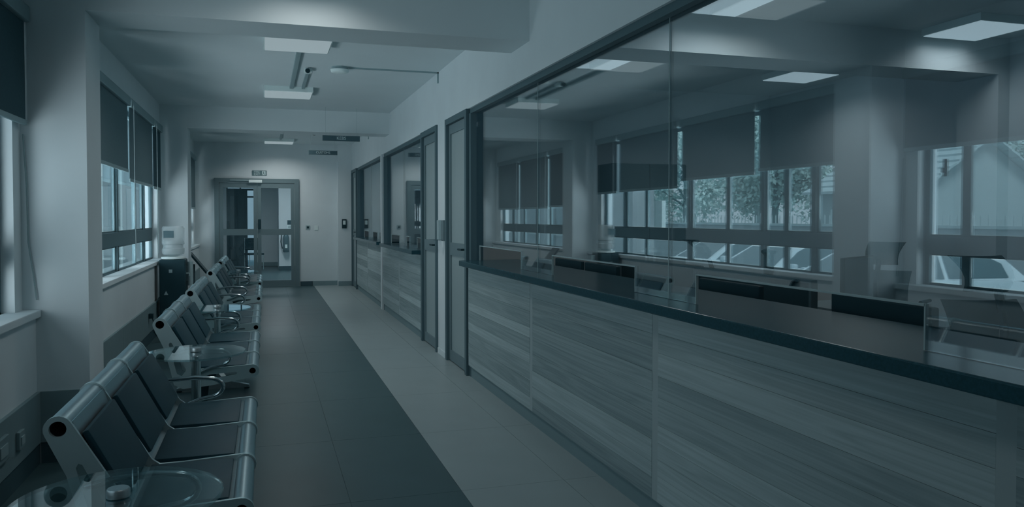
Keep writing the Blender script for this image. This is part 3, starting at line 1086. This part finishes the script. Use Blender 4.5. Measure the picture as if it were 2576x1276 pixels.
tb = make_table((-.43, 2.62, 0), 'round glass side table in bottom left corner, nearest the viewer')
dup(tb, (-.42, 5.33, 0), 'round glass side table between the first two benches')
dup(tb, (-.43, 7.87, 0), 'round glass side table between the second and third benches')
dup(tb, (-.40, 13.12, 0), 'round glass side table furthest away, before the last bench')

# ---------------------------------------------------------------- water dispenser
wd_ = thing('water_dispenser', 'black floor-standing water dispenser beside second column', 'dispenser', (-1.12, 10.95, 0))
MB().box(-.155, .155, -.155, .155, .02, .965).build('body', M['black'], wd_, bevel=.015)
MB().box(-.16, .16, -.16, .16, .0, .03).build('base', M['rubber'], wd_)
MB().lathe([(.13, .962), (.145, .972), (.145, .995), (.10, 1.0)], n=28).build('bottle_collar', M['white'], wd_, smooth=40)
MB().box(-.04, 0.0, -.159, -.154, .80, .84).build('rating_label', M['alu'], wd_)
MB().prism([(-.10, .52), (-.05, .52), (-.075, .57)], -.159, -.154, 'y').build('warning_label', M['alu'], wd_)
MB().lathe([(.036, .62), (.036, .93)], (.196, .02, 0), 18).build('cup_holder', M['alu'], wd_, smooth=40)
MB().box(.155, .165, -.02, .06, .68, .88).build('holder_bracket', M['alu_dark'], wd_)
MB().tube([(-.15, -.165, .5), (-.19, -.17, .42), (-.18, -.17, .25), (-.14, -.165, .16)], .007, 6).build('power_lead', M['rubber'], wd_)
for k, xx in enumerate((-.05, .05)):
    MB().tube([(.155, xx + .0, .78), (.19, xx, .78), (.19, xx, .75)], .012, 8).build('tap', M['alu'], wd_)
wb = thing('water_bottle', 'large clear water bottle upturned on the black dispenser', 'bottle', (-1.12, 10.95, 1.0))
MB().lathe([(.05, .0), (.128, .03), (.135, .06), (.135, .10), (.122, .115), (.122, .145), (.135, .16), (.135, .36), (.12, .385), (.02, .39)], n=30).build('shell', M['bottle'], wb, smooth=40)
MB().lathe([(.045, .004), (.12, .034), (.126, .06), (.126, .10), (.115, .115), (.115, .145), (.126, .16), (.126, .20)], n=30).build('water', M['bottle'], wb, smooth=40)
MB().prism([(-.10, .24), (.02, .24), (.02, .33), (-.10, .33)], -.139, -.130, 'y').build('paper_label', M['alu_dark'], wb)

# dark tilted panel beyond the second column
pn = thing('tilted_display', 'dark tilted display panel on slim stand beyond second column', 'display', (-1.03, 13.0, 0))
MB().obox((.06, 0, .80), (.40, .30, .03), Matrix.Rotation(R(52), 3, 'Y')).build('screen', M['black'], pn, bevel=.008)
MB().tube([(-.02, 0, .02), (-.02, 0, .78)], .025, 12).build('stand', M['alu_dark'], pn)
MB().lathe([(.15, 0), (.15, .02)], n=24).build('base', M['alu_dark'], pn)

# ---------------------------------------------------------------- office behind the glass
oc = thing('office_cabinet', 'tall dark office cabinet behind the glass', 'cabinet', (4.12, 8.2, 0))
MB().box(-.46, .46, -.20, .18, .05, 2.10).build('body', M['cab'], oc, bevel=.004)
MB().box(-.45, .45, -.19, .17, 0, .05).build('plinth', M['rubber'], oc)
for x0, x1 in ((-.455, -.003), (.003, .455)):
    dr = MB().box(x0, x1, -.218, -.202, .06, 2.09).build('door', M['cab'], oc, bevel=.003)
    hx = x1 - .05 if x0 < -.1 else x0 + .05
    MB().box(hx - .008, hx + .008, -.24, -.218, 1.0, 1.16).build('handle', M['alu'], dr)


def desk(x, y, w, d, label, rz=0):
    t = thing('office_desk', label, 'desk', (x, y, 0), rz, 'desks in the office')
    MB().box(-w / 2, w / 2, -d / 2, d / 2, .72, .75).build('desktop', M['desk'], t, bevel=.003)
    for s in (-1, 1):
        MB().box(s * (w / 2 - .03) - .018, s * (w / 2 - .03) + .018, -d / 2 + .03, d / 2 - .03, 0, .72).build('side_panel', M['desk'], t)
    MB().box(-w / 2 + .05, w / 2 - .05, d / 2 - .06, d / 2 - .04, .3, .72).build('modesty_panel', M['desk'], t)
    pd = MB().box(w / 2 - .5, w / 2 - .06, -d / 2 + .08, d / 2 - .08, .06, .66).build('pedestal', M['cab'], t)
    for k in range(3):
        MB().box(w / 2 - .49, w / 2 - .07, -d / 2 + .064, -d / 2 + .08, .08 + k * .19, .255 + k * .19).build('drawer', M['cab'], pd)
    return t


d_0 = desk(2.68, 6.1, 1.7, .66, 'staff desk behind the glass nearest the office cabinet', R(90))
dup(d_0, (2.68, 4.2, 0), 'staff desk behind the middle pane of glass')
dup(d_0, (2.68, 2.4, 0), 'staff desk behind the glass pane at right with the large monitor')
dup(d_0, (4.75, 5.1, 0), 'second-row office desk carrying the upright monitor', R(90))
dup(d_0, (4.75, 2.9, 0), 'second-row office desk in front of the right-hand mesh chair', R(90))


def desk_screen(y, label):
    t = thing('desk_screen', label, 'partition', (3.55, y, 0), 0, 'low dark screens in the office')
    MB().box(-.02, .02, -.72, .72, .12, 1.05).build('panel', M['screen'], t, bevel=.004)
    MB().box(-.026, .026, -.74, .74, 1.05, 1.075).build('top_rail', M['alu_dark'], t, bevel=.004)
    for s in (-1, 1):
        MB().box(-.026, .026, s * .73 - .013, s * .73 + .013, 0, 1.05).build('upright', M['alu_dark'], t)
        MB().box(-.14, .14, s * .73 - .02, s * .73 + .02, 0, .03).build('foot', M['rubber'], t)
    return t


desk_screen(5.22, 'low dark office screen standing beside the slim black tower')
desk_screen(6.74, 'low dark office screen nearest the tall office cabinet')


def monitor(x, y, z, rz, w, h, label):
    t = thing('computer_monitor', label, 'monitor', (x, y, z), rz, 'office monitors')
    MB().box(-w / 2, w / 2, -.015, .02, .07, .07 + h).build('housing', M['black'], t, bevel=.010)
    MB().box(-w / 2 + .012, w / 2 - .012, -.0175, -.0145, .085, .055 + h).build('screen', M['granite'], t)
    MB().box(-.03, .03, .018, .035, .01, .07 + h * .5).build('neck', M['black'], t)
    MB().box(-.12, .12, -.06, .12, 0, .012).build('foot', M['black'], t, bevel=.004)
    return t


m_0 = monitor(2.55, 6.45, .75, R(90), .62, .31, 'black monitor behind the glass, first of the adjoining pair')
dup(m_0, (2.55, 5.75, .75), 'black monitor behind the glass, second of the adjoining pair')
dup(m_0, (2.55, 3.95, .75), 'black monitor behind the left end of the long hatch')
m_1 = monitor(2.52, 2.75, .75, R(84), .66, .33, 'large black monitor seen through the long hatch in the glass at right')
m_2 = monitor(4.62, 5.3, .75, R(28), .62, .36, 'upright monitor with rounded corner on the second-row desk')


def office_chair(x, y, rz, label, sc=1):
    t = thing('office_chair', label, 'chair', (x, y, 0), rz, 'mesh office chairs')
    t.scale = (sc, sc, sc)
    MB().box(-.24, .24, -.24, .24, .44, .51).build('seat', M['mesh'], t, bevel=.03, smooth=50)

    def curved(z0, z1, w0, w1, nz, depth, yoff):
        vs, fs = [], []
        nx = 8
        for s in (0, 1):
            for i in range(nz + 1):
                u = i / nz
                z = z0 + (z1 - z0) * u
                w = w0 + (w1 - w0) * u
                for k in range(nx + 1):
                    q = k / nx * 2 - 1
                    vs.append((q * w / 2, yoff - depth * (1 - q * q) * -.5 - .10 * u * u + .05 * math.sin(u * PI) + s * .022 - depth * q * q, z))
        st = (nz + 1) * (nx + 1)
        for i in range(nz):
            for k in range(nx):
                a = i * (nx + 1) + k
                fs.append((a, a + 1, a + nx + 2, a + nx + 1))
                fs.append((st + a, st + a + nx + 1, st + a + nx + 2, st + a + 1))
        for i in range(nz):
            a = i * (nx + 1)
            fs.append((a, a + nx + 1, st + a + nx + 1, st + a))
            a += nx
            fs.append((a, st + a, st + a + nx + 1, a + nx + 1))
        for k in range(nx):
            fs.append((k, st + k, st + k + 1, k + 1))
            a = nz * (nx + 1) + k
            fs.append((a, a + 1, st + a + 1, st + a))
        return MB().add(vs, fs)
    curved(.56, .95, .46, .42, 8, .05, .24).build('backrest', M['mesh'], t, smooth=60)
    curved(1.0, 1.19, .24, .30, 5, .05, .20).build('headrest', M['mesh'], t, smooth=60)
    MB().tube([(0, .2, .46), (0, .30, .6), (0, .32, .85), (0, .24, 1.08)], .022, 8).build('spine', M['black'], t)
    MB().lathe([(.028, .09), (.028, .44)], n=14).build('gas_column', M['black'], t)
    bs = MB()
    for k in range(5):
        a = 2 * PI * k / 5
        bs.tube([(0, 0, .10), (.28 * math.cos(a), .28 * math.sin(a), .065)], [.028, .016], 8)
        MB().lathe([(.02, 0), (.03, .015), (.03, .045), (.02, .06)], (.28 * math.cos(a), .28 * math.sin(a), 0), 12).build('castor', M['black'], t)
    bs.build('star_base', M['black'], t)
    for s in (-1, 1):
        MB().tube([(s * .25, .0, .47), (s * .29, .0, .52), (s * .29, .0, .68), (s * .29, -.12, .69), (s * .29, .12, .69)], .016, 8).build('armrest', M['black'], t)
    return t


ch = office_chair(5.55, 5.95, R(118), 'mesh office chair with headrest right of the upright monitor', 1.07)
dup(ch, (4.05, 3.72, 0), 'mesh office chair with headrest nearest the white-wall column at right', R(165))
dup(ch, (4.0, 7.05, 0), 'mesh office chair turned sideways in front of the office cabinet', R(-100))
pf = thing('tower_fan', 'slim black tower with flared cap rising behind the staff desk', 'fan', (3.95, 5.55, 0))
MB().lathe([(.14, 0), (.14, .02), (.05, .03), (.04, .06)], n=20).build('base', M['black'], pf)
MB().lathe([(.04, .06), (.04, 1.19)], n=20).build('column', M['black'], pf, smooth=40)
MB().lathe([(.04, 1.19), (.062, 1.215), (.058, 1.23), (.02, 1.245)], n=20).build('cap', M['black'], pf)

# ---------------------------------------------------------------- outside, beyond the left windows
ZG = -.40
gr = tag(MB().box(-60, XW - .18, -30, 90, ZG - .1, ZG).build('car_park_ground', M['asphalt']), 'pale asphalt car park outside the left windows', 'ground')
gr['kind'] = 'structure'
bp_ = thing('neighbour_building', 'pale rendered building close outside the far windows', 'building', (-3.9, 20.6, ZG))
MB().box(-.25, .25, -5.4, 6.4, 0, 4.6).build('wall', M['render'], bp_)
MB().box(-.4, .4, -5.5, 6.5, 4.6, 4.8).build('roof_edge', M['housewall'], bp_)
for k in range(4):
    w_ = MB().box(.25, .27, -4.4 + k * 2.6, -3.4 + k * 2.6, 1.5, 2.7).build('window', M['carglass'], bp_)
    MB().box(.25, .31, -4.5 + k * 2.6, -3.3 + k * 2.6, 1.42, 1.5).build('sill', M['housewall'], w_)
for k in range(3):
    MB().tube([(.29, -2.9 + k * 2.6, 0), (.29, -2.9 + k * 2.6, 4.6)], .04, 8).build('downpipe', M['housewall'], bp_)

sg = thing('signboard', 'blank white board on a post outside, at edge of the car park', 'sign', (-5.3, 17.7, ZG))
MB().box(-.05, .05, -.8, .8, 1.6, 2.3).build('board', M['white'], sg)
MB().tube([(0, .3, 0), (0, .3, 1.6)], .08, 10).build('post', M['housewall'], sg)


def car(x, y, rz, label):
    t = thing('car', label, 'car', (x, y, ZG), rz, 'white cars in the car park')
    L, W = 4.1, 1.7
    body = [(-2.05, .30), (-2.05, .62), (-1.98, .86), (-1.8, .93), (-.95, .99), (.0, 1.0), (1.0, .98), (1.75, .95), (2.03, .86), (2.08, .55), (2.05, .30)]
    vs, fs = [], []
    prof = [(-.85, .06), (-.80, 0), (.80, 0), (.85, .06)]
    m = MB().prism(body, -W / 2, W / 2, 'y')
    m.build('body', M['carwhite'], t, bevel=.06, smooth=40)
    # greenhouse: lower outline wider than the roof
    low = [(-1.05, .96), (1.9, .96)]
    sect = [(-1.05, .96, .80), (-.35, 1.37, .62), (-.05, 1.45, .58), (.6, 1.47, .57), (1.2, 1.42, .58), (1.62, 1.28, .62), (1.92, .96, .78)]
    vs, fs = [], []
    for (xx, zz, hw) in sect:
        vs += [(xx, -hw, zz), (xx, hw, zz)]
    base = len(vs)
    for (xx, zz, hw) in sect:
        vs += [(xx, -.80, .95), (xx, .80, .95)]
    n = len(sect)
    for i in range(n - 1):
        a = 2 * i
        fs.append((a, a + 1, a + 3, a + 2))
        fs.append((a, a + 2, base + a + 2, base + a))
        fs.append((a + 1, base + a + 1, base + a + 3, a + 3))
    MB().add(vs, fs).build('cabin', M['carwhite'], t, smooth=45)

    def pane(pts, nm):
        o = MB()
        k = len(pts)
        c = sum((Vector(p) for p in pts), Vector()) / k
        nn = (Vector(pts[1]) - Vector(pts[0])).cross(Vector(pts[2]) - Vector(pts[0])).normalized()
        if nn.dot(c - Vector((.5, 0, 1.0))) < 0:
            nn = -nn
        o.add([Vector(p) + nn * .012 for p in pts] + [Vector(p) - nn * .012 for p in pts],
              [tuple(range(k)), tuple(range(k, 2 * k))] + [(i, (i + 1) % k, k + (i + 1) % k, k + i) for i in range(k)])
        o.build(nm, M['carglass'], t)
    pane([(-.97, -.70, 1.0), (-.97, .70, 1.0), (-.42, .54, 1.335), (-.42, -.54, 1.335)], 'windscreen')
    pane([(1.88, -.66, 1.02), (1.88, .66, 1.02), (1.66, .54, 1.25), (1.66, -.54, 1.25)], 'rear_window')
    for s in (-1, 1):
        def sp(xx, zz):
            f_ = (zz - .95) / .5
            return (xx, s * (.80 - .215 * f_ + .004), zz)
        pane([sp(-.82, 1.0), sp(.42, 1.0), sp(.42, 1.38), sp(-.1, 1.38), sp(-.4, 1.27)], 'side_window')
        pane([sp(.5, 1.0), sp(1.55, 1.0), sp(1.5, 1.2), sp(1.2, 1.34), sp(.5, 1.38)], 'side_window')
        MB().obox((-.72, s * .93, 1.02), (.1, .16, .12), Matrix.Identity(3)).build('wing_mirror', M['carwhite'], t, bevel=.03)
        for xx in (-1.28, 1.28):
            w_ = MB()
            w_.tube([(xx, s * .62, .31), (xx, s * .87, .31)], .31, 22)
            wh = w_.build('wheel', M['tyre'], t, smooth=40)
            MB().tube([(xx, s * .85, .31), (xx, s * .885, .31)], .19, 16).build('hub_cap', M['alu'], wh)
    MB().box(-2.09, -2.03, -.4, .4, .42, .6).build('grille', M['carglass'], t)
    for s in (-1, 1):
        MB().box(-2.08, -1.95, s * .68 - .14, s * .68 + .14, .62, .78).build('headlamp', M['alu'], t, bevel=.02)
    return t


ca = car(-5.3, 9.9, R(184), 'white hatchback parked outside nearest the middle window')
dup(ca, (-5.7, 12.7, ZG), 'white hatchback parked behind the nearest car outside', R(176))
dup(ca, (-6.3, 15.6, ZG), 'white hatchback parked furthest along outside, towards the pale building', R(182))

# boundary wall with spikes
bw = thing('boundary_wall', 'boundary wall topped with metal spikes along the car park', 'wall', (-14.0, 28, ZG))
MB().box(-.12, .12, -32, 32, 0, 1.6).build('wall', M['render'], bw)
MB().box(-.18, .18, -32, 32, 1.6, 1.68).build('coping', M['housewall'], bw)
spm = MB().tube([(0, 0, 0), (0, 0, .24), (0, 0, .32)], [.022, .022, .002], 5).mesh('spike', M['housewall'])
for k in range(200):
    inst('spike', spm, bw, (0, -19 + k * .24, 1.68))


def tree(x, y, h, r, label, m, seed):
    rnd = random.Random(seed)
    t = thing('tree', label, 'tree', (x, y, ZG), rnd.uniform(0, 6), 'trees beyond the boundary wall')
    tr = MB().tube([(0, 0, 0), (.08, .05, h * .3), (0, .1, h * .6), (.05, 0, h * .85)], [.22, .17, .12, .04], 8)
    for k in range(6):
        a = rnd.uniform(0, 6.28)
        z = h * rnd.uniform(.35, .7)
        tr.tube([(0, .05, z), (math.cos(a) * r * .4, math.sin(a) * r * .4, z + h * .12), (math.cos(a) * r * .75, math.sin(a) * r * .75, z + h * .2)], [.07, .05, .015], 6)
    tr.build('trunk', M['bark'], t)
    vs, fs = [], []
    blobs = []
    for k in range(16):
        a = rnd.uniform(0, 6.28)
        rad = r * math.sqrt(rnd.random()) * .75
        blobs.append((Vector((math.cos(a) * rad, math.sin(a) * rad, h * rnd.uniform(.34, .92))), r * rnd.uniform(.32, .55)))
    for k in range(6500):
        c, br = rnd.choice(blobs)
        d = Vector((rnd.gauss(0, 1), rnd.gauss(0, 1), rnd.gauss(0, 1))).normalized()
        p = c + d * br * (rnd.random() ** .35)
        s = rnd.uniform(.09, .18)
        u = Vector((rnd.gauss(0, 1), rnd.gauss(0, 1), rnd.gauss(0, 1))).normalized()
        w = u.cross(d)
        if w.length < .1:
            continue
        w.normalize()
        i = len(vs)
        vs += [p - u * s, p + w * s * .5, p + u * s, p - w * s * .5]
        fs.append((i, i + 1, i + 2, i + 3))
    me = bpy.data.meshes.new('foliage')
    me.from_pydata([tuple(v) for v in vs], [], fs)
    me.materials.append(m)
    o = bpy.data.objects.new('foliage', me)
    C.objects.link(o)
    o.parent = t
    o['kind'] = 'stuff'
    return t


tr_l = [(-19.0, 13.6, 6.5, 2.6, 'bushy tree beyond the boundary wall, nearest the viewer'),
        (-19.5, 32.2, 6.4, 2.7, 'tree beyond the boundary wall just past the tiled house'),
        (-19.5, 40.5, 6.8, 2.9, 'tree beyond the boundary wall, middle of the row'),
        (-19.0, 47.5, 6.0, 2.9, 'tree beyond the boundary wall behind the signboard'),
        (-20.0, 55.5, 8.0, 3.4, 'large tree furthest along the boundary wall'),
        (-28.0, 37.0, 9.0, 3.6, 'tall tree in the back row behind the row middle'),
        (-28.0, 46.0, 9.0, 3.6, 'tall tree in the back row behind the signboard tree'),
        (-29.0, 28.5, 8.0, 3.0, 'tall tree standing behind the tiled house')]
for i, (x, y, h, r, lb_) in enumerate(tr_l):
    tree(x, y, h, r, lb_, M['leaf' if i % 2 else 'leaf2'], 20 + i)

hs_ = thing('house', 'pale gabled house with ridged tile roof across the car park', 'house', (-19.5, 23.4, ZG))
MB().box(-2.6, 2.6, -2.6, 2.6, 0, 3.0).build('wall', M['housewall'], hs_)
MB().prism([(-2.6, 3.0), (2.6, 3.0), (0, 4.6)], -2.6, 2.6, 'y').build('gable', M['housewall'], hs_)
rf = thing('roof', '', '')
for k in ('label', 'category'):
    del rf[k]
rf.parent = hs_
for s in (-1, 1):
    for k in range(8):
        a, b = k / 8, (k + 1) / 8
        x0, z0 = s * 3.0 * (1 - a), 2.78 + 1.86 * a
        x1, z1 = s * 3.0 * (1 - b), 2.78 + 1.86 * b
        MB().prism([(x0, z0 + .10), (x1, z1 + .03), (x1, z1 - .03), (x0, z0)], -3.0, 3.0, 'y').build('tile_course', M['roof'], rf)
for yy_ in (-1.3, 1.2):
    w_ = MB().box(2.6, 2.64, yy_ - .5, yy_ + .5, 1.0, 2.2).build('window', M['carglass'], hs_)
    for k in range(4):
        MB().box(2.64, 2.68, yy_ - .5 + k * .32, yy_ - .46 + k * .32, 1.0, 2.2).build('window_bar', M['white'], w_)
